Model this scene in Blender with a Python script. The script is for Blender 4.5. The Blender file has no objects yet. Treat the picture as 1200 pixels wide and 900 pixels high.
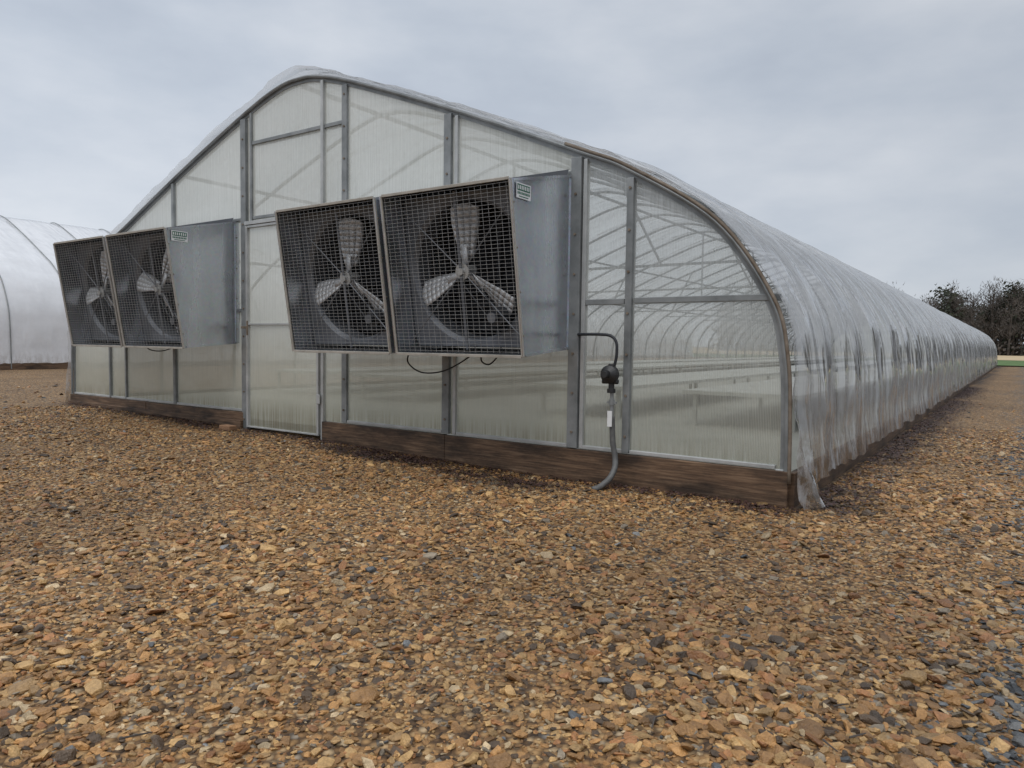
import bpy, bmesh, math, random
import numpy as np
from mathutils import Vector, Matrix, noise
random.seed(7); np.random.seed(7)
S=bpy.context.scene
S.view_settings.view_transform='Standard'
try: S.view_settings.look='None'
except Exception: pass
S.view_settings.exposure=0

# ------------------------------------------------------------------ helpers
class Acc:
    def __init__(s): s.v=[]; s.f=[]; s.m=[]
    def face(s,pts,mi=0):
        b=len(s.v); s.v+= [tuple(p) for p in pts]; s.f.append(tuple(range(b,b+len(pts)))); s.m.append(mi)
    def box(s,a,b,mi=0):
        x0,y0,z0=a; x1,y1,z1=b; k=len(s.v)
        s.v+=[(x0,y0,z0),(x1,y0,z0),(x1,y1,z0),(x0,y1,z0),(x0,y0,z1),(x1,y0,z1),(x1,y1,z1),(x0,y1,z1)]
        for f in [(0,3,2,1),(4,5,6,7),(0,1,5,4),(1,2,6,5),(2,3,7,6),(3,0,4,7)]:
            s.f.append(tuple(k+i for i in f)); s.m.append(mi)
    def beam(s,p,q,w,h,up=(0,0,1),mi=0):
        p=Vector(p);q=Vector(q);d=(q-p).normalized();u=Vector(up)
        r=d.cross(u)
        if r.length<1e-4: r=d.cross(Vector((0,1,0)))
        r.normalize();u=r.cross(d).normalized();k=len(s.v)
        for c in (p,q):
            for a,b in ((-1,-1),(1,-1),(1,1),(-1,1)):
                s.v.append(tuple(c+r*(a*w/2)+u*(b*h/2)))
        for f in [(0,1,2,3),(7,6,5,4),(0,4,5,1),(1,5,6,2),(2,6,7,3),(3,7,4,0)]:
            s.f.append(tuple(k+i for i in f)); s.m.append(mi)
    def tube(s,pts,r,n=8,mi=0,cap=True):
        pts=[Vector(p) for p in pts]; k=len(s.v); N=len(pts)
        rr=r if isinstance(r,(list,tuple)) else [r]*N
        d0=(pts[1]-pts[0]).normalized()
        ref=Vector((0,0,1)) if abs(d0.z)<.9 else Vector((0,1,0))
        a=d0.cross(ref).normalized()
        for i,p in enumerate(pts):
            d=(pts[min(i+1,N-1)]-pts[max(i-1,0)]).normalized()
            a=(a-d*a.dot(d)).normalized(); b=d.cross(a)
            for j in range(n):
                t=2*math.pi*j/n
                s.v.append(tuple(p+(a*math.cos(t)+b*math.sin(t))*rr[i]))
        for i in range(N-1):
            for j in range(n):
                s.f.append((k+i*n+j,k+i*n+(j+1)%n,k+(i+1)*n+(j+1)%n,k+(i+1)*n+j)); s.m.append(mi)
        if cap:
            s.f.append(tuple(k+j for j in range(n))[::-1]); s.m.append(mi)
            s.f.append(tuple(k+(N-1)*n+j for j in range(n))); s.m.append(mi)
    def obj(s,name,mats,parent=None,smooth=False,bevel=0):
        me=bpy.data.meshes.new(name); me.from_pydata(s.v,[],s.f)
        if not isinstance(mats,(list,tuple)): mats=[mats]
        for m in mats: me.materials.append(m)
        me.polygons.foreach_set('material_index',s.m)
        if smooth: me.polygons.foreach_set('use_smooth',[True]*len(s.f))
        me.update()
        o=bpy.data.objects.new(name,me); S.collection.objects.link(o)
        if parent is not None:
            o.parent=parent; o.matrix_parent_inverse=Matrix.Translation(-parent.location)
        if bevel:
            b=o.modifiers.new('bevel','BEVEL'); b.width=bevel; b.segments=2; b.limit_method='ANGLE'
        return o
def empty(name,loc):
    e=bpy.data.objects.new(name,None); e.location=loc; e.empty_display_size=.3
    S.collection.objects.link(e); return e

def newmat(name):
    m=bpy.data.materials.new(name); m.use_nodes=True; nt=m.node_tree; nt.nodes.clear()
    out=nt.nodes.new('ShaderNodeOutputMaterial'); return m,nt,out
def N(nt,t,**k):
    n=nt.nodes.new(t)
    for a,b in k.items(): setattr(n,a,b)
    return n
def ramp(nt,stops,interp='LINEAR'):
    r=nt.nodes.new('ShaderNodeValToRGB'); cr=r.color_ramp; cr.interpolation=interp
    while len(cr.elements)<len(stops): cr.elements.new(.5)
    for e,(p,c) in zip(cr.elements,stops):
        e.position=p; e.color=(c[0],c[1],c[2],1) if len(c)==3 else c
    return r
def coords(nt,scale=(1,1,1),kind='Object'):
    tc=N(nt,'ShaderNodeTexCoord'); mp=N(nt,'ShaderNodeMapping'); mp.inputs['Scale'].default_value=scale
    nt.links.new(tc.outputs[kind],mp.inputs['Vector']); return mp.outputs['Vector']
def noise_n(nt,vec,scale,detail=4,rough=.55):
    n=N(nt,'ShaderNodeTexNoise'); n.inputs['Scale'].default_value=scale; n.inputs['Detail'].default_value=detail
    n.inputs['Roughness'].default_value=rough; nt.links.new(vec,n.inputs['Vector']); return n.outputs['Fac']
def mixc(nt,f,a,b,mode='MIX'):
    m=N(nt,'ShaderNodeMix',data_type='RGBA',blend_type=mode)
    for idx,v in ((0,f),(6,a),(7,b)):
        if isinstance(v,(int,float)): m.inputs[idx].default_value=v
        elif isinstance(v,tuple): m.inputs[idx].default_value=(v[0],v[1],v[2],1)
        else: nt.links.new(v,m.inputs[idx])
    return m.outputs[2]
def math_n(nt,op,a,b=0.0,clamp=False):
    m=N(nt,'ShaderNodeMath',operation=op); m.use_clamp=clamp
    for i,v in enumerate((a,b)):
        if isinstance(v,(int,float)): m.inputs[i].default_value=v
        else: nt.links.new(v,m.inputs[i])
    return m.outputs[0]
def mrange(nt,v,a,b,c,d):
    m=N(nt,'ShaderNodeMapRange')
    for k,x in (('From Min',a),('From Max',b),('To Min',c),('To Max',d)): m.inputs[k].default_value=x
    nt.links.new(v,m.inputs[0]); return m.outputs[0]
def bump(nt,h,strength=.3,dist=.01):
    b=N(nt,'ShaderNodeBump'); b.inputs['Strength'].default_value=strength; b.inputs['Distance'].default_value=dist
    nt.links.new(h,b.inputs['Height']); return b.outputs['Normal']
def thin_fresnel(nt,ior,normal=None):
    # thin sheet: same reflectance from both faces
    ge=N(nt,'ShaderNodeNewGeometry'); e=math_n(nt,'SUBTRACT',1.0,math_n(nt,'MULTIPLY',ge.outputs['Backfacing'],2.0))
    fr=N(nt,'ShaderNodeFresnel'); nt.links.new(math_n(nt,'POWER',ior,e),fr.inputs['IOR'])
    if normal is not None: nt.links.new(normal,fr.inputs['Normal'])
    return fr.outputs[0]
def simple(name,ca,cb,scale=8,metal=0,rough=.5,rough2=None,sc=(1,1,1),bs=.15,bd=.003,lo=.3,hi=.7):
    m,nt,out=newmat(name); p=N(nt,'ShaderNodeBsdfPrincipled'); v=coords(nt,sc)
    n=noise_n(nt,v,scale,6,.6); r=ramp(nt,[(lo,ca),(hi,cb)]); nt.links.new(n,r.inputs[0])
    nt.links.new(r.outputs[0],p.inputs['Base Color'])
    p.inputs['Metallic'].default_value=metal
    nt.links.new(mrange(nt,n,0,1,rough,rough2 if rough2 else rough+.15),p.inputs['Roughness'])
    nt.links.new(bump(nt,noise_n(nt,v,scale*6,4),bs,bd),p.inputs['Normal'])
    nt.links.new(p.outputs[0],out.inputs[0]); return m

# ------------------------------------------------------------------ materials
M_steel=simple('galvanised_steel',(.16,.17,.17),(.32,.33,.33),5,metal=.4,rough=.4,rough2=.6)
M_alu=simple('aluminium_trim',(.36,.37,.36),(.54,.54,.53),6,metal=.4,rough=.35,rough2=.55)
M_rust=simple('weathered_tube',(.12,.085,.055),(.30,.25,.20),9,metal=.3,rough=.55,rough2=.8)
M_black=simple('black_plastic',(.012,.012,.013),(.03,.03,.03),10,rough=.4)
M_hose=simple('grey_hose',(.07,.07,.07),(.14,.14,.135),20,rough=.5)
M_white=simple('white_label',(.7,.7,.7),(.8,.8,.79),10,rough=.45)
M_green=simple('green_print',(.01,.10,.06),(.02,.14,.08),10,rough=.5)
M_blade=simple('fan_blade_metal',(.48,.49,.50),(.66,.67,.68),6,metal=.4,rough=.4,rough2=.6)
M_cream=simple('guard_frame',(.32,.30,.26),(.48,.45,.40),9,metal=.1,rough=.5)
M_wire=simple('guard_wire',(.30,.30,.30),(.42,.42,.41),9,metal=.3,rough=.5)
M_dark=simple('shutter_metal',(.022,.024,.028),(.045,.048,.055),6,metal=.3,rough=.5)
M_orif=simple('orifice_sheet',(.10,.108,.12),(.19,.20,.22),4,metal=.4,rough=.45)
M_brick=simple('brick',(.20,.11,.06),(.32,.18,.10),12,rough=.85)

def mat_sheet():
    m,nt,out=newmat('fan_housing_sheet'); p=N(nt,'ShaderNodeBsdfPrincipled'); v=coords(nt)
    vo=N(nt,'ShaderNodeTexVoronoi'); vo.inputs['Scale'].default_value=55; nt.links.new(v,vo.inputs['Vector'])
    n=noise_n(nt,coords(nt,(3,3,.5)),1.6,5,.55)
    r=ramp(nt,[(.3,(.45,.475,.51)),(.7,(.60,.625,.66))]); nt.links.new(n,r.inputs[0])
    c=mixc(nt,.08,r.outputs[0],vo.outputs['Color'],'OVERLAY')
    nt.links.new(c,p.inputs['Base Color']); p.inputs['Metallic'].default_value=.85
    nt.links.new(mrange(nt,n,0,1,.16,.36),p.inputs['Roughness'])
    nt.links.new(bump(nt,noise_n(nt,v,2,2),.22,.06),p.inputs['Normal'])
    nt.links.new(p.outputs[0],out.inputs[0]); return m
M_sheet=mat_sheet()

def mat_wood():
    m,nt,out=newmat('wet_timber'); p=N(nt,'ShaderNodeBsdfPrincipled')
    v=coords(nt,(1.2,1.2,22)); n=noise_n(nt,v,3.0,8,.65)
    n2=noise_n(nt,coords(nt,(.9,.9,2.5)),2.2,5,.65)
    r=ramp(nt,[(.25,(.035,.020,.012)),(.5,(.12,.07,.04)),(.75,(.26,.17,.105))]); nt.links.new(n,r.inputs[0])
    r2=ramp(nt,[(.38,(.32,.31,.30)),(.58,(1.1,1.08,1.05))]); nt.links.new(n2,r2.inputs[0])
    nt.links.new(mixc(nt,1.0,r.outputs[0],r2.outputs[0],'MULTIPLY'),p.inputs['Base Color'])
    p.inputs['Roughness'].default_value=.62
    nt.links.new(bump(nt,n,.5,.006),p.inputs['Normal']); nt.links.new(p.outputs[0],out.inputs[0]); return m
M_wood=mat_wood()

def mat_poly(name,t_lo,t_hi,ca,cb,low_amt,ior):
    m,nt,out=newmat(name)
    v=coords(nt); sx=N(nt,'ShaderNodeSeparateXYZ'); nt.links.new(v,sx.inputs[0])
    streak=noise_n(nt,coords(nt,(22,1,.6)),3.0,6,.6)
    cloud=noise_n(nt,coords(nt,(1,1,1.3)),1.3,5,.6)
    oi=N(nt,'ShaderNodeObjectInfo')
    r=ramp(nt,[(.3,ca),(.7,cb)]); nt.links.new(cloud,r.inputs[0])
    rs=ramp(nt,[(.3,(.90,.895,.86)),(.6,(1,1,1))]); nt.links.new(streak,rs.inputs[0])
    c=mixc(nt,.8,r.outputs[0],rs.outputs[0],'MULTIPLY')
    low=math_n(nt,'MULTIPLY',mrange(nt,sx.outputs['Z'],.2,1.7,low_amt,0),math_n(nt,'ADD',streak,.4))
    c=mixc(nt,low,c,(.50,.49,.37))
    # grime line collecting just above the sill
    gr=math_n(nt,'MULTIPLY',mrange(nt,sx.outputs['Z'],.24,.42,.8,0),mrange(nt,streak,.35,.65,0,1),True)
    c=mixc(nt,gr,c,(.25,.22,.15))
    hs=N(nt,'ShaderNodeHueSaturation'); nt.links.new(c,hs.inputs['Color'])
    nt.links.new(mrange(nt,oi.outputs['Random'],0,1,.90,1.02),hs.inputs['Value']); c=hs.outputs[0]
    wv=N(nt,'ShaderNodeTexWave',bands_direction='X'); wv.inputs['Scale'].default_value=30; wv.inputs['Distortion'].default_value=.1
    nt.links.new(v,wv.inputs['Vector'])
    nb=bump(nt,math_n(nt,'ADD',wv.outputs['Fac'],math_n(nt,'MULTIPLY',cloud,8)),.3,.004)
    d=N(nt,'ShaderNodeBsdfDiffuse'); t=N(nt,'ShaderNodeBsdfTranslucent'); tr=N(nt,'ShaderNodeBsdfTransparent'); g=N(nt,'ShaderNodeBsdfGlossy')
    for x in (d,t): nt.links.new(c,x.inputs['Color'])
    tr.inputs['Color'].default_value=(.93,.94,.90,1)
    for x in (d,g): nt.links.new(nb,x.inputs['Normal'])
    g.inputs['Roughness'].default_value=.07; g.inputs['Color'].default_value=(.97,.98,1,1)
    a=N(nt,'ShaderNodeMixShader'); a.inputs[0].default_value=.45; nt.links.new(d.outputs[0],a.inputs[1]); nt.links.new(t.outputs[0],a.inputs[2])
    b=N(nt,'ShaderNodeMixShader')
    tf=mrange(nt,math_n(nt,'ADD',math_n(nt,'MULTIPLY',streak,.35),math_n(nt,'MULTIPLY',cloud,.35)),.24,.46,t_hi,t_lo)
    tf=math_n(nt,'MULTIPLY',tf,mrange(nt,wv.outputs['Fac'],0,1,.75,1.15))
    nt.links.new(tf,b.inputs[0]); nt.links.new(a.outputs[0],b.inputs[1]); nt.links.new(tr.outputs[0],b.inputs[2])
    e=N(nt,'ShaderNodeMixShader'); nt.links.new(thin_fresnel(nt,ior),e.inputs[0]); nt.links.new(b.outputs[0],e.inputs[1]); nt.links.new(g.outputs[0],e.inputs[2])
    nt.links.new(e.outputs[0],out.inputs[0]); return m
M_poly=mat_poly('twinwall_polycarbonate',.12,.38,(.80,.80,.73),(.90,.90,.845),.85,1.55)
M_polyc=mat_poly('clear_twinwall_polycarbonate',.42,.72,(.74,.75,.74),(.86,.87,.86),.8,1.65)

def mat_film(name,trans=.2,tint=(.80,.81,.82),tl=.5,crease=True,y_hoop=None,pitch=1.22):
    m,nt,out=newmat(name); v=coords(nt)
    n1=noise_n(nt,coords(nt,(1,.55,1)),2.6,6,.6); n2=noise_n(nt,coords(nt,(1.6,4,.8)),2.2,4,.55)
    r=ramp(nt,[(.3,tuple(.88*x for x in tint)),(.7,tint)]); nt.links.new(n1,r.inputs[0]); c=r.outputs[0]
    sx=N(nt,'ShaderNodeSeparateXYZ'); nt.links.new(v,sx.inputs[0])
    rid=N(nt,'ShaderNodeTexNoise'); rid.noise_type='RIDGED_MULTIFRACTAL'; rid.inputs['Scale'].default_value=1.6; rid.inputs['Detail'].default_value=3
    nt.links.new(coords(nt,(.8,3.4,.8)),rid.inputs['Vector'])
    rid2=N(nt,'ShaderNodeTexNoise'); rid2.noise_type='RIDGED_MULTIFRACTAL'; rid2.inputs['Scale'].default_value=2.4; rid2.inputs['Detail'].default_value=3; rid2.inputs['Distortion'].default_value=.5
    nt.links.new(coords(nt,(.9,2.2,.9)),rid2.inputs['Vector'])
    z_f=mrange(nt,sx.outputs['Z'],.05,.70,1.0,0); y_f=mrange(nt,sx.outputs['Y'],4.6,9.0,1.8,.7)
    dirt=math_n(nt,'MULTIPLY',math_n(nt,'MULTIPLY',z_f,y_f),mrange(nt,noise_n(nt,coords(nt,(5,5,2.0)),2.2,6,.7),.38,.60,0,1),True)
    c=mixc(nt,dirt,c,(.28,.20,.13))
    rc_=ramp(nt,[(.2,(.86,.86,.86)),(.8,(1.03,1.03,1.03))]); nt.links.new(rid2.outputs[0],rc_.inputs[0])
    c=mixc(nt,.8 if crease else .3,c,rc_.outputs[0],'MULTIPLY')
    tfac=mrange(nt,rid2.outputs[0],.2,.9,trans*1.3,trans*.6)
    if y_hoop is not None:   # dark shade of each hoop behind the sheet, painted into its colour
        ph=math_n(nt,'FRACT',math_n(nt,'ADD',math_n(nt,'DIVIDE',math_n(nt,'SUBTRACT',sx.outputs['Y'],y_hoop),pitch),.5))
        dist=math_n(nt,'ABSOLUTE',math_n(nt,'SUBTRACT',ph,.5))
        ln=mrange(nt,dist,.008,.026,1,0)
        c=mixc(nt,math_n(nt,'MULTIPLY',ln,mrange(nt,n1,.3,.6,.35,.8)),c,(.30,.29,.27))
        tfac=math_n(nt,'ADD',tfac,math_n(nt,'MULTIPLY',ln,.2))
    h=math_n(nt,'ADD',math_n(nt,'MULTIPLY',rid.outputs[0],1.0),math_n(nt,'ADD',math_n(nt,'MULTIPLY',rid2.outputs[0],.5),math_n(nt,'MULTIPLY',n2,.5)))
    nb=bump(nt,h,.9 if crease else .35,.06); nbd=bump(nt,h,.35 if crease else .2,.06)
    d=N(nt,'ShaderNodeBsdfDiffuse'); t=N(nt,'ShaderNodeBsdfTranslucent'); tr=N(nt,'ShaderNodeBsdfTransparent'); g=N(nt,'ShaderNodeBsdfGlossy')
    for x in (d,t): nt.links.new(c,x.inputs['Color']); nt.links.new(nbd,x.inputs['Normal'])
    nt.links.new(nb,g.inputs['Normal']); g.inputs['Roughness'].default_value=.05
    tr.inputs['Color'].default_value=(.97,.97,.97,1)
    a=N(nt,'ShaderNodeMixShader'); a.inputs[0].default_value=tl; nt.links.new(d.outputs[0],a.inputs[1]); nt.links.new(t.outputs[0],a.inputs[2])
    b=N(nt,'ShaderNodeMixShader'); nt.links.new(tfac,b.inputs[0]); nt.links.new(a.outputs[0],b.inputs[1]); nt.links.new(tr.outputs[0],b.inputs[2])
    e=N(nt,'ShaderNodeMixShader'); nt.links.new(thin_fresnel(nt,1.8,nb),e.inputs[0]); nt.links.new(b.outputs[0],e.inputs[1]); nt.links.new(g.outputs[0],e.inputs[2])
    nt.links.new(e.outputs[0],out.inputs[0]); return m
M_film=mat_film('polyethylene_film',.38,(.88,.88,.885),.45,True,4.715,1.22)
M_film2=mat_film('white_polyethylene_film',.05,(.97,.975,.99),.25,False)

# ------------------------------------------------------------------ terrain
WY=4.715; XL=-10.50; XR=-1.16; XC=(XL+XR)/2; YE=52.9
def sstep(t): t=max(0.,min(1.,t)); return t*t*(3-2*t)
def gz(x,y):
    z=.115*sstep((-2.5-x)/8.0)+.03*sstep((-11-x)/9)
    z+=.02*noise.noise(Vector((x*.7,y*.7,1.3)))*math.exp(-((x/30)**2+(y/30)**2))
    return z
def greyness(x,y):
    e=.12+.22*sstep((4.5-y)/2)+.6*noise.noise(Vector((x*.9,y*.45,4.)))+.3*noise.noise(Vector((x*3.1,y*2.3,9.)))
    return sstep((x+e*.9+.1)/.8)
def dampness(x,y):
    d=0
    if y<WY+.1:
        if XL-.2<x<XR+.1:
            dist=max(0,WY-y)
            for cx,w,a,dd in ((-3.15,.5,1.5,.45),(-4.45,.6,1.6,.28),(-2.2,.35,.5,.1),(-7.2,.5,.8,.2),(-1.3,.3,.7,.1)):
                d=max(d,a*math.exp(-((x-cx)/w)**2)*math.exp(-((dist-dd)/.17)**2))
            d=max(d,.9*math.exp(-dist/.12))
    if x>XR-.05 and y>WY:
        dist=x-XR; d=max(d,(1.2 if noise.noise(Vector((0,y*.55,3)))>-.15 else .45)*math.exp(-(max(0,dist-.05)/.36)**2))
    return min(1,d)*max(0,min(1,.75+1.1*noise.noise(Vector((x*7,y*7,2)))))

def mat_ground():
    m,nt,out=newmat('gravel_ground'); p=N(nt,'ShaderNodeBsdfPrincipled'); v=coords(nt)
    def voc(s):
        vo=N(nt,'ShaderNodeTexVoronoi'); vo.inputs['Scale'].default_value=s; vo.inputs['Randomness'].default_value=1
        nt.links.new(v,vo.inputs['Vector']); sp=N(nt,'ShaderNodeSeparateColor'); nt.links.new(vo.outputs['Color'],sp.inputs[0])
        return vo,sp
    vo,sp=voc(40); vo2,sp2=voc(22)
    r=ramp(nt,[(0,(.09,.050,.021)),(.2,(.25,.135,.052)),(.5,(.40,.225,.087)),(.75,(.49,.305,.135)),(.92,(.54,.39,.225)),(1,(.22,.2,.18))]); nt.links.new(sp.outputs[0],r.inputs[0])
    rg=ramp(nt,[(0,(.06,.065,.07)),(.4,(.14,.144,.148)),(.8,(.25,.245,.235)),(1,(.36,.30,.22))]); nt.links.new(sp.outputs[1],rg.inputs[0])
    at=N(nt,'ShaderNodeAttribute',attribute_name='grey'); ad=N(nt,'ShaderNodeAttribute',attribute_name='damp')
    gsel=math_n(nt,'GREATER_THAN',math_n(nt,'MULTIPLY',at.outputs['Fac'],.8),sp2.outputs[2])
    c=mixc(nt,gsel,r.outputs[0],rg.outputs[0])
    dk=ramp(nt,[(0,(1,1,1)),(.35,(.85,.85,.85)),(.7,(.2,.18,.16))]); nt.links.new(vo.outputs['Distance'],dk.inputs[0])
    c=mixc(nt,.9,c,dk.outputs[0],'MULTIPLY')
    big=noise_n(nt,v,.55,5,.6); rb=ramp(nt,[(.3,(.70,.68,.65)),(.7,(1.12,1.12,1.12))]); nt.links.new(big,rb.inputs[0])
    c=mixc(nt,1.0,c,rb.outputs[0],'MULTIPLY')
    c=mixc(nt,ad.outputs['Fac'],c,(.028,.018,.014))
    nt.links.new(c,p.inputs['Base Color']); p.inputs['Roughness'].default_value=.8
    h=math_n(nt,'SUBTRACT',1,vo.outputs['Distance']); h=math_n(nt,'ADD',h,math_n(nt,'MULTIPLY',vo2.outputs['Distance'],-.8))
    nt.links.new(bump(nt,h,.9,.02),p.inputs['Normal']); nt.links.new(p.outputs[0],out.inputs[0]); return m
def axis(c,near,far,n,k):
    t=np.linspace(-1,1,n); return c+np.sinh(t*k)/math.sinh(k)*far
xs=np.unique(np.concatenate([axis(-3,0,500,200,6.5),np.arange(-12,5,.12)]))
ys=np.unique(np.concatenate([axis(4,0,900,200,7),np.arange(-1,14,.12)]))
nx,ny=len(xs),len(ys)
vv=[(float(x),float(y),gz(x,y)) for y in ys for x in xs]
ff=[(j*nx+i,j*nx+i+1,(j+1)*nx+i+1,(j+1)*nx+i) for j in range(ny-1) for i in range(nx-1)]
me=bpy.data.meshes.new('ground'); me.from_pydata(vv,[],ff); me.materials.append(mat_ground())
for nm,fn in (('grey',greyness),('damp',dampness)):
    a=me.attributes.new(nm,'FLOAT','POINT'); a.data.foreach_set('value',[float(fn(p[0],p[1])) for p in vv])
me.polygons.foreach_set('use_smooth',[True]*len(ff))
g=bpy.data.objects.new('gravel_ground',me); S.collection.objects.link(g)

def sheet(name,x0,x1,y0,y1,z,mat,n=40):
    a=Acc(); X=np.linspace(x0,x1,n); Y=np.linspace(y0,y1,n)
    for j in range(n):
        for i in range(n):
            wob=1.2*noise.noise(Vector((X[i]*.2,j*.3,5))) if j in (0,) else 0
            a.v.append((X[i],Y[j]+wob,gz(X[i],Y[j])+z))
    a.f=[(j*n+i,j*n+i+1,(j+1)*n+i+1,(j+1)*n+i) for j in range(n-1) for i in range(n-1)]; a.m=[0]*len(a.f)
    return a.obj(name,mat,smooth=True)
M_grass=simple('grass',(.04,.09,.02),(.11,.17,.045),1.2,rough=.85,bs=1,bd=.05)
M_field=simple('stubble_field',(.36,.27,.15),(.54,.42,.26),.15,rough=.9,bs=1,bd=.05)
sheet('grass_field',-200,300,55,84,.03,M_grass); sheet('stubble_field',-300,400,83,420,.05,M_field)

# ------------------------------------------------------------------ stones
def rock(i):
    rs=np.random.RandomState(100+i); bm=bmesh.new(); n=18
    p=rs.normal(size=(n,3)); p/=np.linalg.norm(p,axis=1)[:,None]; p=np.sign(p)*np.abs(p)**.8
    p*=np.array([1,rs.uniform(.5,.95),rs.uniform(.28,.60)])*.5
    for q in p: bm.verts.new(q)
    r=bmesh.ops.convex_hull(bm,input=bm.verts)
    junk=[e for e in bm.verts if not e.link_faces]
    bmesh.ops.delete(bm,geom=junk,context='VERTS')
    if i%2: bmesh.ops.bevel(bm,geom=list(bm.edges),offset=.035,segments=1,affect='EDGES',clamp_overlap=True)
    me=bpy.data.meshes.new('gravel_stone'); bm.to_mesh(me); bm.free()
    return me
def mat_stone():
    m,nt,out=newmat('gravel_stone'); p=N(nt,'ShaderNodeBsdfPrincipled')
    at=N(nt,'ShaderNodeAttribute',attribute_name='col'); at.attribute_type='INSTANCER'
    n=noise_n(nt,coords(nt),3.5,5,.65); r=ramp(nt,[(.3,(.60,.58,.55)),(.7,(1.22,1.22,1.22))]); nt.links.new(n,r.inputs[0])
    nt.links.new(mixc(nt,1.0,at.outputs['Color'],r.outputs[0],'MULTIPLY'),p.inputs['Base Color'])
    p.inputs['Roughness'].default_value=.45
    nt.links.new(bump(nt,noise_n(nt,coords(nt),9,3),.4,.05),p.inputs['Normal'])
    nt.links.new(p.outputs[0],out.inputs[0]); return m
M_stone=mat_stone()
rc=bpy.data.collections.new('gravel_stones')
for i in range(16):
    me=rock(i); me.materials.append(M_stone); o=bpy.data.objects.new('gravel_stone',me); rc.objects.link(o)
FX,FY=-.5698,.8199; fa=math.atan2(FY,FX)
P=[];R=[];SC=[];C=[]
pal=np.array([(.44,.232,.082),(.52,.32,.13),(.29,.155,.058),(.37,.17,.065),(.55,.41,.24),(.10,.065,.038),(.41,.25,.107),(.28,.225,.16)])
pw=np.array([.27,.17,.19,.10,.06,.13,.09,.03]); pw/=pw.sum()
slate=np.array([(.10,.108,.115),(.16,.165,.168),(.24,.238,.232),(.06,.065,.07),(.42,.32,.2)])
def scatter(r0,r1,dens,mu,sig,lo,hi):
    th=math.radians(112); A=.5*th*(r1*r1-r0*r0); n=int(A*dens)
    rr=np.sqrt(np.random.uniform(r0*r0,r1*r1,n)); aa=fa+np.random.uniform(-th/2,th/2,n)
    xs=rr*np.cos(aa); ys=rr*np.sin(aa); sz=np.exp(np.random.normal(math.log(mu),sig,n))
    for x,y,s in zip(xs,ys,sz):
        if y>WY-.015 and XL-.02<x<XR+.09: continue
        if x<-20.8: continue
        gr=greyness(x,y); dm=dampness(x,y)
        s=min(hi,max(lo,s*(1+.5*noise.noise(Vector((x*1.1,y*1.1,21)))+.35*gr)))
        if random.random()<gr*.72: c=slate[random.choices(range(5),(.3,.3,.15,.15,.1))[0]]
        elif random.random()<.012: c=slate[random.randrange(3)]
        else: c=pal[np.random.choice(8,p=pw)]
        big=.90+.36*noise.noise(Vector((x*.55,y*.55,7)))
        c=c*random.uniform(.62,1.28)*(1-.85*dm)*big
        C.append(c); P.append((x,y,gz(x,y)+s*random.uniform(-.05,.16)))
        R.append((random.gauss(0,.28),random.gauss(0,.28),random.uniform(0,6.28)))
        q=random.uniform(.8,1.25); SC.append((s*q,s,s*random.uniform(.7,1.1)))
scatter(.9,3.2,4200,.0185,.50,.006,.055)
scatter(.9,3.2,95,.048,.28,.03,.09)
scatter(3.2,6.5,2300,.0195,.47,.008,.06)
scatter(3.2,6.5,26,.052,.25,.035,.09)
scatter(6.5,11,850,.024,.38,.012,.055)
scatter(6.5,16,5,.06,.25,.04,.09)
n=len(P); me=bpy.data.meshes.new('gravel_points'); me.vertices.add(n)
me.vertices.foreach_set('co',np.array(P,dtype=np.float32).ravel())
for nm,d in (('rot',R),('scl',SC)):
    a=me.attributes.new(nm,'FLOAT_VECTOR','POINT'); a.data.foreach_set('vector',np.array(d,dtype=np.float32).ravel())
a=me.attributes.new('col','FLOAT_COLOR','POINT'); cc=np.ones((n,4),dtype=np.float32); cc[:,:3]=np.array(C); a.data.foreach_set('color',cc.ravel())
go=bpy.data.objects.new('gravel',me); S.collection.objects.link(go)
ng=bpy.data.node_groups.new('gravel_scatter','GeometryNodeTree')
ng.interface.new_socket('Geometry',in_out='INPUT',socket_type='NodeSocketGeometry'); ng.interface.new_socket('Geometry',in_out='OUTPUT',socket_type='NodeSocketGeometry')
gi=ng.nodes.new('NodeGroupInput'); gout=ng.nodes.new('NodeGroupOutput'); mp=ng.nodes.new('GeometryNodeMeshToPoints'); ip=ng.nodes.new('GeometryNodeInstanceOnPoints')
ci=ng.nodes.new('GeometryNodeCollectionInfo'); ci.inputs['Collection'].default_value=rc; ci.inputs['Separate Children'].default_value=True; ci.inputs['Reset Children'].default_value=True
def na(nm):
    x=ng.nodes.new('GeometryNodeInputNamedAttribute'); x.data_type='FLOAT_VECTOR'; x.inputs['Name'].default_value=nm
    return [o for o in x.outputs if o.enabled and o.name=='Attribute'][0]
ng.links.new(gi.outputs[0],mp.inputs['Mesh']); ng.links.new(mp.outputs[0],ip.inputs['Points']); ng.links.new(ci.outputs[0],ip.inputs['Instance'])
ip.inputs['Pick Instance'].default_value=True
ng.links.new(na('rot'),ip.inputs['Rotation']); ng.links.new(na('scl'),ip.inputs['Scale']); ng.links.new(ip.outputs[0],gout.inputs[0])
go.modifiers.new('scatter','NODES').node_group=ng
print('stones',n)

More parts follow.
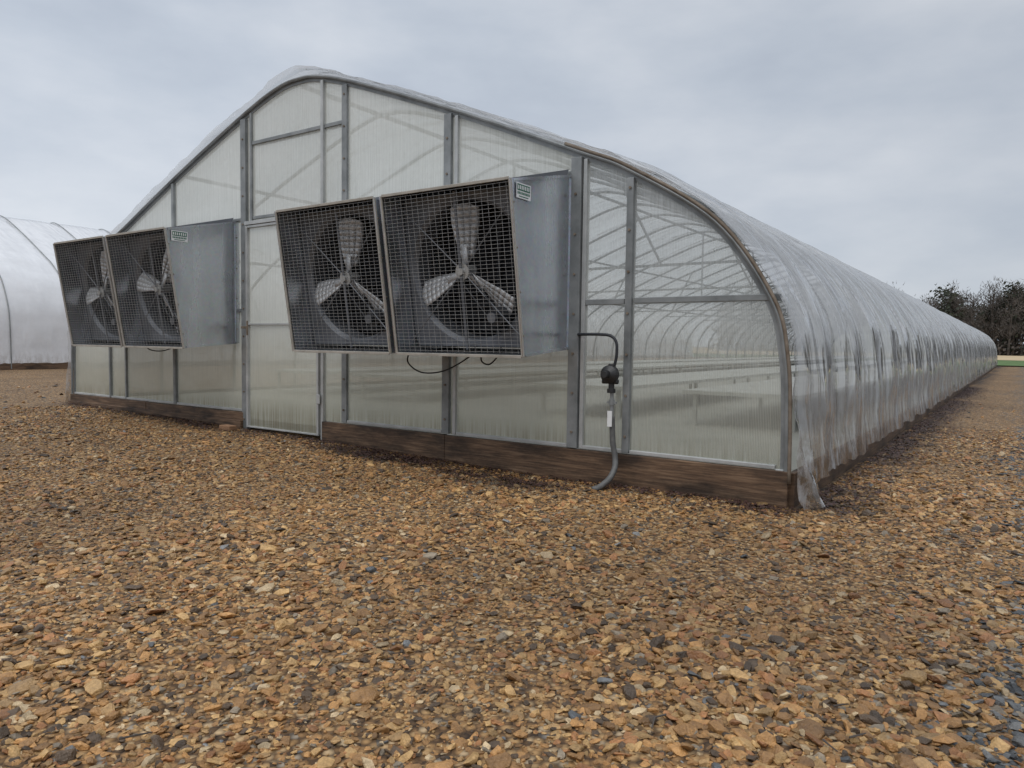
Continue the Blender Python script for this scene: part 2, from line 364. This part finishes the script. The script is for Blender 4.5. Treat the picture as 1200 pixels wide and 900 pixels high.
# ------------------------------------------------------------------ arch profile
half=[(4.67,0),(4.665,.5),(4.64,.93),(4.54,1.306),(4.17,1.815),(3.55,2.22),(3.13,2.41),(1.96,2.90),(.80,3.34),(.30,3.49),(0,3.52)]
full=[(r,z) for r,z in half]+[(-r,z) for r,z in half[:-1][::-1]]
def catmull(P,per=8):
    out=[]
    for i in range(len(P)-1):
        p0=P[max(i-1,0)];p1=P[i];p2=P[i+1];p3=P[min(i+2,len(P)-1)]
        for k in range(per):
            t=k/per
            out.append(tuple(.5*((2*p1[j])+(-p0[j]+p2[j])*t+(2*p0[j]-5*p1[j]+4*p2[j]-p3[j])*t*t+(-p0[j]+3*p1[j]-3*p2[j]+p3[j])*t**3) for j in (0,1)))
    out.append(P[-1]); return out
PR=np.array(catmull(full,8))
tn=np.gradient(PR,axis=0); tn/=np.linalg.norm(tn,axis=1)[:,None]
NR=np.stack([tn[:,1],-tn[:,0]],1)
if NR[0,0]<0: NR=-NR
L=np.concatenate([[0],np.cumsum(np.linalg.norm(np.diff(PR,axis=0),axis=1))])
def zarch(x,off=0.0):
    Q=PR+NR*off; X=Q[:,0]+XC
    return float(np.interp(x,X[::-1],Q[:,1][::-1]))
def arch_pts(off,y,cx=XC,zs=1,zo=0,zmin=0):
    return [(cx+p[0]+n_[0]*off,y,p[1]*zs+n_[1]*off+zo) for p,n_ in zip(PR,NR) if p[1]>=zmin]

GH=empty('greenhouse',(XC,WY,0))
def film(name,parent,mat,cx,y0,y1,zs,zo,pitch,front,amp=1.0,seed=0.):
    M=210; s=np.linspace(0,L[-1],M)
    px=np.interp(s,L,PR[:,0]);pz=np.interp(s,L,PR[:,1]);nxn=np.interp(s,L,NR[:,0]);nzn=np.interp(s,L,NR[:,1])
    yy=[y0]; d=.025
    while yy[-1]<y1: yy.append(yy[-1]+d); d=min(d*1.010,.11)
    yy[-1]=y1
    nz=noise.noise
    a=Acc(); a.v=[]
    for y in yy:
        ph=(y-y0-.06)/pitch; b=abs(math.sin(math.pi*ph))**.45
        fr=math.exp(-max(0,y-y0)/.10) if front else 0
        fr2=math.exp(-max(0,y-y0)/.30) if front else 0
        for i in range(M):
            base=pz[i]; si=s[i]
            # long tension wrinkles, running round the arch and on the diagonal between hoops
            r1=1-abs(nz(Vector((si*.55+y*.7,y*3.0-si*.3,seed+5))))*2.6
            r2=1-abs(nz(Vector((si*.9-y*1.2,y*4.6+si*.5,seed+15))))*2.6
            r3=1-abs(nz(Vector((si*.7-y*1.7,y*1.7+si*1.3,seed+25))))*2.8
            off=.026+amp*(.036*b+.016*nz(Vector((si*.8+seed,y*1.9,0)))*b+(.016*r1+.010*r2+.010*r3)*(.2+.8*b)+.003*nz(Vector((si*6,y*9,seed+8))))
            if front: off+=fr*(.016*nz(Vector((si*5,y*3,11)))-.006)+fr2*(.045*max(0,nz(Vector((si*1.6,y*2,17))))+.035*math.exp(-((si-L[-1]/2+.15)/.35)**2)+.015*max(0,nz(Vector((si*6,y*5,19)))))
            z=pz[i]*zs+zo+nzn[i]*off; x=cx+px[i]+nxn[i]*off
            if base<.9:
                hem=.12+.045*nz(Vector((y*1.7,si>5,3)))+.02*nz(Vector((y*8,0,3)))
                if front: hem=hem*(1-math.exp(-((y-y0)/.22)**2))+.005
                zz=hem+(pz[i]/.9)*(.9-hem); z=zz*zs+zo+nzn[i]*off*.2
                if base<.3: x+=math.copysign(1,px[i])*.03*(1-base/.3)
                if front: x+=math.copysign(1,px[i])*(.085*math.exp(-((y-y0)/.26)**2)*max(0,1-base/.6)*(1+.8*math.sin(y*40+base*6)))
            wob=0
            if front: wob=-fr*(.012+.03*nz(Vector((si*2.0,4,8)))+.016*nz(Vector((si*9,4,8))))
            a.v.append((x,y+wob,z))
    K=len(yy)
    a.f=[(j*M+i,(j+1)*M+i,(j+1)*M+i+1,j*M+i+1) for j in range(K-1) for i in range(M-1)]; a.m=[0]*len(a.f)
    return a.obj(name,mat,parent,smooth=True)
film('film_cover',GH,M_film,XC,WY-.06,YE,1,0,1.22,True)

a=Acc(); y=WY+1.22
while y<YE-.2:
    a.tube(arch_pts(-.003,y),.023,6)
    if int(round((y-WY)/1.22))%3==0:
        a.beam((XC-4.0,y,1.98),(XC+4.0,y,1.98),.03,.03)
        for k in (-2.2,0,2.2): a.beam((XC+k,y,1.99),(XC+k*.75,y,zarch(XC+k*.75)-.02),.025,.025)
    y+=1.22
for r in (0,2.0,-2.0,3.6,-3.6):
    a.beam((XC+r,WY+.04,zarch(XC+r)-.05),(XC+r,YE,zarch(XC+r)-.05),.035,.035)
a.obj('hoops_and_purlins',M_steel,GH,smooth=False)
a=Acc()
P1=arch_pts(-.045,WY-.012); P2=arch_pts(-.005,WY-.012)
P1=[(p[0],p[1],max(p[2],.20)) for p in P1]
for i in range(len(P1)-1):
    q=[P1[i],P1[i+1],P2[i+1],P2[i]]
    a.face(q); a.face([P1[i+1],P1[i],(P1[i][0],WY+.04,P1[i][2]),(P1[i+1][0],WY+.04,P1[i+1][2])])
a.tube(arch_pts(-.002,WY-.03,zmin=.2),.015,8)
a.obj('end_arch_channel',M_steel,GH)
a=Acc(); a.tube([p for p in arch_pts(.018,WY-.04,zmin=.15) if p[0]>XC+2.9],.012,8); a.obj('end_arch_tube',M_rust,GH,smooth=True)

a=Acc()
def board(x0,x1,z1,y0=WY-.045,y1=WY,):
    a.box((x0,y0,-.06),(x1,y1,z1))
board(XL-.03,-8.62,.243); board(-8.615,-6.70,.239,WY-.042)
board(-5.46,-3.93,.232); board(-3.925,XR+.01,.228,WY-.047)
a.box((XL-.03,WY-.075,.06),(-6.70,WY-.0455,.155))
for sx in (XR+.002,XL-.042):
    y=WY+.001
    while y<YE:
        y2=min(y+4.88,YE); a.box((sx,y,-.06),(sx+.04,y2-.004,.22+.004*math.sin(y))); y=y2
o=a.obj('base_boards',M_wood,GH,bevel=.004)

a=Acc(); bolts=[]
def post(x,w,z0,z1,yf=.035,mi=0,dep=.05):
    zt=min(z1,zarch(x-w/2,-.03),zarch(x+w/2,-.03))
    a.box((x-w/2,WY-yf,z0),(x+w/2,WY-yf+dep,zt),mi)
    if w>=.05:
        z=z0+.12
        while z<zt-.05: bolts.append((x,WY-yf,z)); z+=.29
T=9
post(-9.49,.03,.25,1.30); post(-9.11,.028,.25,T,.03); post(-8.01,.045,.25,T)
post(-6.68,.085,.05,T,.04); post(-6.57,.03,2.19,T,.025)
post(-5.47,.035,.05,T,.036,1); post(-5.17,.065,.24,T,.03)
post(-3.935,.075,.24,T,.034); post(-3.845,.03,.24,T,.028,1)
post(-2.70,.085,.235,T,.05,0,.08); post(-2.635,.03,.235,T,.03,1)
post(-2.27,.05,.235,T,.04,0,.06)
post(XR-.045,.05,.235,.95,.03,1)
for z0,z1,x0,x1,yf in ((1.295,1.335,-2.23,XR-.08,.02),(1.29,1.33,-2.62,-2.31,.021),(1.295,1.33,-5.13,-3.98,.02),(1.295,1.33,-3.82,-2.75,.02),(1.295,1.33,-10.38,-6.73,.018)):
    a.box((x0,WY-yf,z0),(x1,WY+.02,z1))
for z,x0,x1 in ((.25,-10.45,-9.51),(.25,-9.47,-8.04),(.25,-7.98,-6.73),(.245,-5.13,-3.98),(.24,-3.82,-2.75),(.238,-2.62,-2.3),(.238,-2.24,XR-.075)):
    a.box((x0,WY-.028,z-.004),(x1,WY+.02,z+.020),1)
for x0,x1 in ((-6.55,-5.49),(-5.45,-5.21)): a.box((x0,WY-.02,3.0),(x1,WY+.06,3.035))
for x0,x1 in ((-9.09,-8.04),(-7.98,-6.73),(-6.55,-5.49),(-5.13,-3.98),(-3.82,-2.75)):
    a.box((x0,WY-.018,2.245),(x1,WY+.02,2.275))
o=a.obj('frame_posts_and_rails',[M_steel,M_alu],GH,bevel=.003)
a=Acc()
for b in bolts: a.tube([(b[0],b[1]-.009,b[2]),(b[0],b[1]+.002,b[2])],.010,6)
a.obj('bolts',M_rust,GH)
a=Acc(); dx0,dx1,dz0,dz1=-6.625,-5.50,.09,2.18
for b in (((dx0,WY-.055,dz0),(dx0+.026,WY-.012,dz1)),((dx1-.026,WY-.055,dz0),(dx1,WY-.012,dz1)),((dx0+.027,WY-.053,dz1-.025),(dx1-.027,WY-.012,dz1)),((dx0+.027,WY-.053,dz0),(dx1-.027,WY-.012,dz0+.015)),((dx0+.027,WY-.050,1.155),(dx1-.027,WY-.012,1.175))): a.box(*b)
a.box((dx0-.01,WY-.06,2.185),(dx1+.01,WY+.02,2.222)); a.box((dx0-.02,WY-.10,1.12),(dx0+.03,WY-.06,1.145),1); a.tube([(dx0+.09,WY-.1,1.05),(dx0+.09,WY-.1,1.2)],.01,8,1)
for z in (.4,1.2,1.9): a.box((dx1-.02,WY-.062,z),(dx1+.03,WY-.0555,z+.09),0)
a.obj('door_frame',[M_alu,M_rust],GH,bevel=.003)

bays=[(-10.47,-9.11),(-9.11,-8.01),(-8.01,-6.68),(-6.68,-5.47),(-5.47,-5.17),(-5.17,-3.9),(-3.9,-2.70),(-2.70,-2.27),(-2.27,XR-.02)]
for k,(x0,x1) in enumerate(bays):
    for zl,zh in ((.235,1.31),(1.31,2.26),(2.26,9)):
        if k==3:
            if zl<2:
                if zl<1: zl,zh=.10,1.165
                else: zl,zh=1.165,2.19
            else: zl=2.19
        nseg=14
        X=np.linspace(x0+.004,x1-.004,nseg+1)
        tops=[min(zh-.003,zarch(x,-.02)) for x in X]
        if max(tops)<=zl+.02: continue
        a=Acc(); yy=WY-.004-(.02 if (k==3 and zl<2) else 0)
        for i in range(nseg):
            if max(tops[i],tops[i+1])<=zl: continue
            a.face([(X[i],yy,zl),(X[i+1],yy,zl),(X[i+1],yy,max(tops[i+1],zl)),(X[i],yy,max(tops[i],zl))])
        a.obj('polycarbonate_panel',M_polyc if k>=7 else M_poly,GH)
a=Acc()
for i in range(len(PR)-1):
    p,q=PR[i],PR[i+1]; a.face([(XC+p[0],YE-.02,.1),(XC+q[0],YE-.02,.1),(XC+q[0],YE-.02,q[1]),(XC+p[0],YE-.02,p[1])])
a.obj('far_end_wall',M_poly,GH)
M_floor=simple('pale_floor_mat',(.26,.26,.22),(.40,.39,.34),1.5,rough=.6,bs=.3)
a=Acc(); a.face([(XL+.05,WY+.03,.17),(XR-.05,WY+.03,.17),(XR-.05,YE-.05,.17),(XL+.05,YE-.05,.17)]); a.obj('interior_floor',M_floor,GH)
a=Acc()
for bx in (-9.2,-7.3,-4.2,-2.3):
    a.box((bx-.6,WY+2.6,.50),(bx+.6,YE-3,.54))
    y=WY+2.7
    while y<30:
        for s_ in (-.5,.5): a.box((bx+s_-.02,y,.17),(bx+s_+.02,y+.04,.50))
        y+=2.4
M_bench=simple('bench_top',(.40,.40,.36),(.55,.55,.51),2,rough=.6); a.obj('growing_benches',M_bench,GH)
a=Acc(); a.box((-6.80,WY-.26,gz(-6.7,WY-.2)),(-6.62,WY-.17,gz(-6.7,WY-.2)+.055))
o=a.obj('door_brick',M_brick,None,bevel=.010)

# ------------------------------------------------------------------ exhaust fans
FB=Vector((0,4.08,.914)); FT=Vector((0,3.90,2.071)); BB=Vector((0,4.68,.965)); BT=Vector((0,4.68,2.235))
FU=(FT-FB).normalized(); FN=Vector((0,-FU.z,FU.y)).normalized()
if FN.y>0: FN=-FN
H=(FT-FB).length
def fan(x0,x1,rots,label_side=True):
    E=empty('exhaust_fan',((x0+x1)/2,4.3,1.58)); W=x1-x0; xc=(x0+x1)/2
    def fp(u,v,d=0): return Vector((x0+u,0,0))+FB+FU*v+FN*d
    X0=Vector((x0,0,0)); X1=Vector((x1,0,0)); a=Acc()
    for X in (X0,X1): a.face([X+FB,X+BB,X+BT,X+FT])
    a.face([X0+FT,X1+FT,X1+BT,X0+BT]); a.face([X0+FB,X1+FB,X1+BB,X0+BB])
    for X,s_ in ((X0,-1),(X1,1)):
        o1=Vector((s_*.004,0,0))
        a.beam(X+o1+FB,X+o1+FT,.008,.03,up=(0,1,0)); a.beam(X+o1+BB,X+o1+BT,.008,.04,up=(0,1,0))
        a.beam(X+o1+FB+Vector((0,.02,.008)),X+o1+BB+Vector((0,-.025,.008)),.010,.018); a.beam(X+o1+FT+Vector((0,.02,-.008)),X+o1+BT+Vector((0,-.025,-.008)),.010,.018)
    o=a.obj('housing',M_sheet,E)
    so=o.modifiers.new('t','SOLIDIFY'); so.thickness=.002
    a=Acc()
    for t in (.12,.37,.62,.87):
        for Fp,Bp,dy in ((FB,FT,.006),(BB,BT,-.006)):
            c=X1+Fp.lerp(Bp,t)+Vector((.008,dy,0)); a.tube([c,c+Vector((.004,0,0))],.006,8)
    a.obj('rivets',M_rust,E)
    a=Acc(); n=64; R_=.505; cu=W/2; cv=H/2; d=-.22; hw=W/2-.006; hh=H/2-.03
    ring=[];sq=[];back=[];flare=[]
    for i in range(n):
        t=2*math.pi*i/n; c,s_=math.cos(t),math.sin(t); k=min(hw/abs(c) if abs(c)>1e-6 else 9,hh/abs(s_) if abs(s_)>1e-6 else 9)
        sq.append(fp(cu+c*k,cv+s_*k,d)); flare.append(fp(cu+c*(R_+.03),cv+s_*(R_+.03),d)); ring.append(fp(cu+c*R_,cv+s_*R_,d-.03)); back.append(fp(cu+c*R_,cv+s_*R_,d-.17))
    for i in range(n):
        j=(i+1)%n
        a.face([sq[i],sq[j],flare[j],flare[i]]); a.face([flare[i],flare[j],ring[j],ring[i]]); a.face([ring[i],ring[j],back[j],back[i]])
    a.obj('orifice_panel',M_orif,E)
    a=Acc(); z=1.0
    while z<2.18:
        a.face([(x0+.01,4.655,z+.10),(x1-.01,4.655,z+.10),(x1-.01,4.60,z),(x0+.01,4.60,z)]); z+=.098
    a.face([(x0+.005,4.67,.97),(x1-.005,4.67,.97),(x1-.005,4.67,2.23),(x0+.005,4.67,2.23)])
    a.box((xc-.015,4.585,.98),(xc+.015,4.598,2.2))
    a.obj('shutter',M_dark,E)
    a=Acc(); C_=fp(cu,cv,-.22); ux=Vector((1,0,0))
    for deg in rots:
        t=math.radians(deg); rd=ux*math.cos(t)+FU*math.sin(t); tg=-ux*math.sin(t)+FU*math.cos(t)
        prev=None
        for k in range(9):
            q=k/8; r=.10+q*.38; w=.050+.045*min(1,q*1.6)+.012*q; tw=math.radians(44-22*q)
            row=[]
            for j in range(5):
                e=(j/4-.5)*2; cam_=.016*(1-e*e)
                row.append(C_+rd*(r-(.03*e*e if k==8 else 0))+tg*(e*w*math.cos(tw))+FN*(e*w*math.sin(tw)+cam_))
            if prev:
                for j in range(4): a.face([prev[j],prev[j+1],row[j+1],row[j]])
            prev=row
        a.beam(C_+FN*.03,C_+rd*.19+FN*.03,.045,.008,up=FN)
    o=a.obj('propeller',M_blade,E,smooth=True); so=o.modifiers.new('t','SOLIDIFY'); so.thickness=.003
    a=Acc(); a.tube([C_-FN*.05,C_+FN*.06],.042,20); a.tube([C_+FN*.06,C_+FN*.075],.06,24); a.tube([C_+FN*.075,C_+FN*.10],.025,16)
    a.obj('hub_pulley',M_alu,E)
    a=Acc(); sd=-.12
    for (u1,v1) in ((.02,H-.05),(W-.02,H-.05),(.02,.05),(W-.02,.05)):
        a.tube([fp(u1,v1,sd),fp(cu+(u1-cu)*.08,cv+(v1-cv)*.08,sd-.03)],.0055,6)
    a.beam(fp(cu,.02,-.13),fp(cu,H-.02,-.13),.022,.006,up=FN)
    a.obj('support_struts',M_orif,E)
    a=Acc(); mc=fp(cu+.27,cv-.33,0); a.tube([mc-FN*.33,mc-FN*.14],.07,20); a.tube([mc-FN*.14,mc-FN*.11],.035,18); a.beam(mc-FN*.2-FU*.09-ux*.1,mc-FN*.2-FU*.09+ux*.1,.16,.01,up=FU)
    a.tube([C_+FN*.068+Vector((.03,0,.05)),mc-FN*.12+Vector((.03,0,.02))],.005,6); a.tube([C_+FN*.068-Vector((.03,0,.05)),mc-FN*.12-Vector((.03,0,.02))],.005,6)
    a.obj('motor_and_belt',M_dark,E)
    a=Acc(); mq=mc-FN*.10; a.tube([mq,mq+FN*.012],.036,20); a.obj('motor_pulley',M_orif,E)
    a=Acc(); k=.026; v=.03
    while v<H-.02: a.beam(fp(.02,v,.004),fp(W-.02,v,.004),.0020,.0020,up=FN); v+=k
    u=.03
    while u<W-.02: a.beam(fp(u,.02,.0),fp(u,H-.02,.0),.0020,.0020,up=FN); u+=.052
    a.obj('wire_guard',M_wire,E)
    a=Acc(); fw=.020
    a.beam(fp(0,0,.006),fp(0,H,.006),fw,.014,up=FN); a.beam(fp(W,0,.006),fp(W,H,.006),fw,.014,up=FN)
    a.beam(fp(fw/2,H,.006),fp(W-fw/2,H,.006),fw,.013,up=FN); a.beam(fp(fw/2,0,.006),fp(W-fw/2,0,.006),fw,.013,up=FN)
    a.obj('guard_frame',M_cream,E,bevel=.002)
    if label_side:
        a=Acc(); X=x1+.0105
        def q(y0,z0,y1,z1,dx,mi): a.face([(X+dx,y0,z0),(X+dx,y1,z0),(X+dx,y1,z1),(X+dx,y0,z1)],mi)
        by=3.955; bz=1.955
        q(by,bz,by+.17,bz+.10,0,0); q(by+.01,bz+.05,by+.16,bz+.092,.001,1)
        for i in range(7): q(by+.018+i*.02,bz+.058,by+.029+i*.02,bz+.084,.002,0)
        for i in range(9): q(by+.012+i*.0165,bz+.026,by+.024+i*.0165,bz+.042,.001,1)
        q(by+.03,bz+.010,by+.14,bz+.016,.001,1)
        a.obj('maker_label',[M_white,M_green],E)
    return E
fan(-5.12,-3.975,(82,196,318),True)
fan(-3.905,-2.745,(88,200,322),True)
fan(-9.10,-7.98,(65,185,305),False)
fan(-7.925,-6.80,(48,168,288),True)

# ------------------------------------------------------------------ cables
a=Acc()
def cable(pts,r=.006,n=18,mi=0):
    P_=[Vector(p) for p in pts]; out=[]
    for i in range(len(P_)-1):
        p0=P_[max(i-1,0)];p1=P_[i];p2=P_[i+1];p3=P_[min(i+2,len(P_)-1)]
        for k in range(n):
            t=k/n; out.append(.5*((2*p1)+(-p0+p2)*t+(2*p0-5*p1+4*p2-p3)*t*t+(-p0+3*p1-3*p2+p3)*t**3))
    out.append(P_[-1]); a.tube(out,r,8,mi)
cable([(-3.98,4.3,.94),(-4.02,4.32,.84),(-3.94,4.4,.76),(-3.78,4.5,.78),(-3.62,4.62,.90),(-3.60,4.66,.98)])
cable([(-3.42,4.5,.94),(-3.43,4.52,.86),(-3.38,4.56,.84),(-3.32,4.6,.92),(-3.32,4.62,.97)])
cable([(-7.95,4.3,.94),(-7.9,4.34,.88),(-7.75,4.4,.87),(-7.62,4.5,.93),(-7.6,4.55,.97)])
a.obj('power_cable',M_black,None,smooth=True)
E=empty('gas_regulator_pipe',(-2.34,4.6,.76))
a=Acc(); cable([(-2.66,4.70,1.075),(-2.62,4.62,1.075),(-2.45,4.60,1.075),(-2.36,4.60,1.065),(-2.315,4.60,1.02),(-2.31,4.60,.93),(-2.325,4.60,.86)],.011); a.obj('upper_pipe',M_dark,E,smooth=True)
a=Acc(); c=Vector((-2.345,4.60,.775))
a.tube([c+Vector((0,.0,.095)),c+Vector((0,0,-.10))],.021,14)
a.tube([c+Vector((-.01,.05,.02)),c+Vector((-.01,.01,.02)),c+Vector((-.01,0,.02)),c+Vector((-.01,-.03,.02)),c+Vector((-.01,-.055,.02))],[.045,.064,.068,.064,.03],22)
a.tube([c+Vector((-.01,-.055,.02)),c+Vector((-.01,-.10,.02))],.024,14)
a.tube([c+Vector((-.07,0,-.03)),c+Vector((.05,0,-.03))],.018,12); a.tube([c+Vector((0,0,-.08)),c+Vector((0,0,-.11))],.032,8)
a.tube([c+Vector((.0,0,.09)),c+Vector((0,0,.07))],.03,8)
a.obj('regulator',M_black,E,smooth=False,bevel=.002)
a=Acc(); a.tube([(-2.34,4.60,.67),(-2.335,4.60,.30)],.013,12); a.tube([(-2.34,4.60,.62),(-2.34,4.60,.58)],.022,8); a.box((-2.375,4.59,.59),(-2.30,4.605,.605))
a.obj('riser',M_steel,E,smooth=False)
a=Acc(); cable([(-2.335,4.60,.50),(-2.325,4.60,.32),(-2.30,4.595,.20),(-2.29,4.56,.13),(-2.30,4.50,.07),(-2.33,4.42,.025),(-2.36,4.38,.012)],.021,14); a.obj('flexible_hose',M_hose,E,smooth=True)
a=Acc(); a.box((-2.355,4.565,.43),(-2.32,4.57,.54)); a.obj('tag',M_white,E)

# ------------------------------------------------------------------ second greenhouse
G2=empty('greenhouse',(-26.2,4.7,.15)); c2=-21.45-4.70
film('film_cover',G2,M_film2,c2,5.0,56,1.28,.17,1.52,False,.5,31.)
a=Acc(); y=6.57
while y<56: a.tube(arch_pts(.06,y,c2,1.28,.17),.014,6); y+=1.52
a.obj('rib_lines',M_steel,G2)  # hoops that show as dark lines, added as tubes outside the film
a=Acc()
for sx in (c2+4.68,c2-4.73): a.box((sx,5.0,.0),(sx+.05,56,.30))
a.obj('base_boards',M_wood,G2)
a=Acc()
for yy in (5.02,55.98):
    for i in range(len(PR)-1):
        p,q=PR[i],PR[i+1]; a.face([(c2+p[0],yy,.1),(c2+q[0],yy,.1),(c2+q[0],yy,q[1]*1.28+.17),(c2+p[0],yy,p[1]*1.28+.17)])
a.obj('end_walls',M_film2,G2)

# ------------------------------------------------------------------ distant trees
M_bark=simple('bark',(.045,.038,.033),(.09,.075,.065),2,rough=.9)
M_twig=simple('bare_twigs',(.05,.043,.038),(.115,.095,.08),.4,rough=.95)
M_ever=simple('evergreen_foliage',(.02,.026,.018),(.05,.056,.036),.5,rough=.9)
a=Acc(); rnd=random.Random(3)
def leaf(c,s,mi):
    d=Vector((rnd.gauss(0,1),rnd.gauss(0,1),rnd.gauss(0,1))).normalized(); e=d.orthogonal().normalized(); f=d.cross(e)
    a.face([c+e*s,c+f*s*.5,c-e*s*.9+f*s*.1,c-f*s*.55],mi)
for k in range(400):
    x=rnd.uniform(-55,70); y=165+rnd.uniform(-9,24)+.06*x; h=rnd.uniform(9.5,14.5)*(1+.12*math.sin(x*.12)); base=Vector((x,y,.1)); ever=rnd.random()<.18
    top=base+Vector((rnd.gauss(0,.4),0,h*.95)); a.tube([base,base.lerp(top,.5)+Vector((rnd.gauss(0,.2),0,0)),top],[.22,.14,.03],5,0)
    for b in range(16):
        t=rnd.uniform(.2,.95); p=base.lerp(top,t); ln=h*rnd.uniform(.14,.28)*(1.15-t*.7); an=rnd.uniform(0,6.28)
        q=p+Vector((math.cos(an)*ln,math.sin(an)*ln,ln*rnd.uniform(.5,1.2))); a.tube([p,p.lerp(q,.5)+Vector((0,0,.1)),q],[.08,.05,.02],3,0,False)
        for j in range(26 if ever else 24):
            c=p.lerp(q,rnd.uniform(.3,1.1))+Vector((rnd.gauss(0,.6),rnd.gauss(0,.6),rnd.gauss(0,.5)))
            if ever: leaf(c,rnd.uniform(.2,.45),2)
            else:
                d=Vector((rnd.gauss(0,.6),rnd.gauss(0,.6),rnd.uniform(.3,1.2))).normalized()*rnd.uniform(.5,1.1); s_=d.orthogonal().normalized()*.055
                a.face([c-s_,c+s_,c+d],1)
    for j in range(60):
        leaf(base+Vector((rnd.uniform(-3,3),rnd.uniform(-2,2),abs(rnd.gauss(0,1.8)))),rnd.uniform(.2,.5),rnd.choice((1,1,1,2)))
a.obj('tree_line',[M_bark,M_twig,M_ever])

a=Acc()
for k in range(60):
    r=rnd.uniform(1.8,6); t=fa+rnd.uniform(-.8,.8); x,y=r*math.cos(t),r*math.sin(t)
    if y>WY-.05 and x<XR+.1: continue
    z=gz(x,y)+.018; an=rnd.uniform(0,6.28); ln=rnd.uniform(.03,.10)
    a.tube([(x,y,z),(x+math.cos(an)*ln*.5,y+math.sin(an)*ln*.5,z+.006),(x+math.cos(an+.3)*ln,y+math.sin(an+.3)*ln,z)],[.003,.0025,.0015],5)
a.obj('fallen_twigs',M_bark)
a=Acc()
M_litter=simple('wet_leaf_litter',(.022,.011,.009),(.075,.032,.024),30,rough=.5)
for k in range(60000):
    if rnd.random()<.6: x=rnd.uniform(XL,XR+.1); y=WY-.06-abs(rnd.gauss(0,.3))
    else: x=XR+.08+abs(rnd.gauss(0,.3)); y=WY+rnd.uniform(0,18)
    if rnd.random()>dampness(x,y)*.9: continue
    s_=rnd.uniform(.006,.017); an=rnd.uniform(0,6.28); z=gz(x,y)+rnd.uniform(.008,.022)
    u_=Vector((math.cos(an)*s_,math.sin(an)*s_,rnd.uniform(-.004,.004))); w_=Vector((-math.sin(an)*s_*.6,math.cos(an)*s_*.6,rnd.uniform(-.004,.004)))
    c=Vector((x,y,z)); a.face([c+u_,c+w_,c-u_,c-w_])
a.obj('leaf_litter',M_litter)

# ------------------------------------------------------------------ world, sun, camera
w=bpy.data.worlds.new('World'); S.world=w; w.use_nodes=True; nt=w.node_tree; nt.nodes.clear()
out=nt.nodes.new('ShaderNodeOutputWorld'); bg=nt.nodes.new('ShaderNodeBackground'); bg.inputs['Strength'].default_value=1.03
sky=nt.nodes.new('ShaderNodeTexSky'); sky.sky_type='NISHITA'; sky.sun_disc=False; sky.sun_elevation=math.radians(60); sky.sun_rotation=math.radians(160)
skyS=mixc(nt,1.0,sky.outputs[0],(.09,.09,.09),'MULTIPLY')
tc=N(nt,'ShaderNodeTexCoord'); mp_=N(nt,'ShaderNodeMapping'); mp_.inputs['Scale'].default_value=(1,1,2.6); mp_.inputs['Rotation'].default_value=(.1,.15,.6); nt.links.new(tc.outputs['Generated'],mp_.inputs[0])
n1=noise_n(nt,mp_.outputs[0],1.7,7,.52)
r=ramp(nt,[(.30,(.38,.43,.515)),(.47,(.51,.56,.635)),(.62,(.65,.685,.74)),(.78,(.75,.775,.815))]); nt.links.new(n1,r.inputs[0])
sz=N(nt,'ShaderNodeSeparateXYZ'); nt.links.new(tc.outputs['Generated'],sz.inputs[0])
zen=mrange(nt,sz.outputs['Z'],.45,1.0,1.0,2.1)   # overcast luminance rises to the zenith
side=mrange(nt,sz.outputs['X'],-.95,.2,1.12,.88) # heavier cloud bank to the east
cz=N(nt,'ShaderNodeVectorMath',operation='SCALE'); nt.links.new(r.outputs[0],cz.inputs[0]); nt.links.new(math_n(nt,'MULTIPLY',zen,side),cz.inputs['Scale'])
c=mixc(nt,.08,cz.outputs[0],skyS)
nt.links.new(c,bg.inputs[0]); nt.links.new(bg.outputs[0],out.inputs[0])
sd=bpy.data.lights.new('sun','SUN'); sd.energy=1.5; sd.angle=math.radians(45); sd.color=(1,.975,.93)
so=bpy.data.objects.new('sun',sd); S.collection.objects.link(so)
d=Vector((.10,-.5,.95)).normalized(); so.rotation_euler=d.to_track_quat('Z','Y').to_euler(); so.location=(0,0,30)

cd=bpy.data.cameras.new('camera'); cam=bpy.data.objects.new('camera',cd); S.collection.objects.link(cam); S.camera=cam
cd.sensor_width=36; cd.sensor_fit='HORIZONTAL'; cd.lens=25.62; cd.clip_start=.05; cd.clip_end=3000
X=Vector((.8207,-.0427,.5698)).normalized(); Y=Vector((.5712,.0374,-.8199)); Y=(Y-X*Y.dot(X)).normalized(); Z=X.cross(Y)
cam.matrix_world=Matrix(((X[0],X[1],X[2],0),(Y[0],Y[1],Y[2],0),(Z[0],Z[1],Z[2],1.0),(0,0,0,1)))
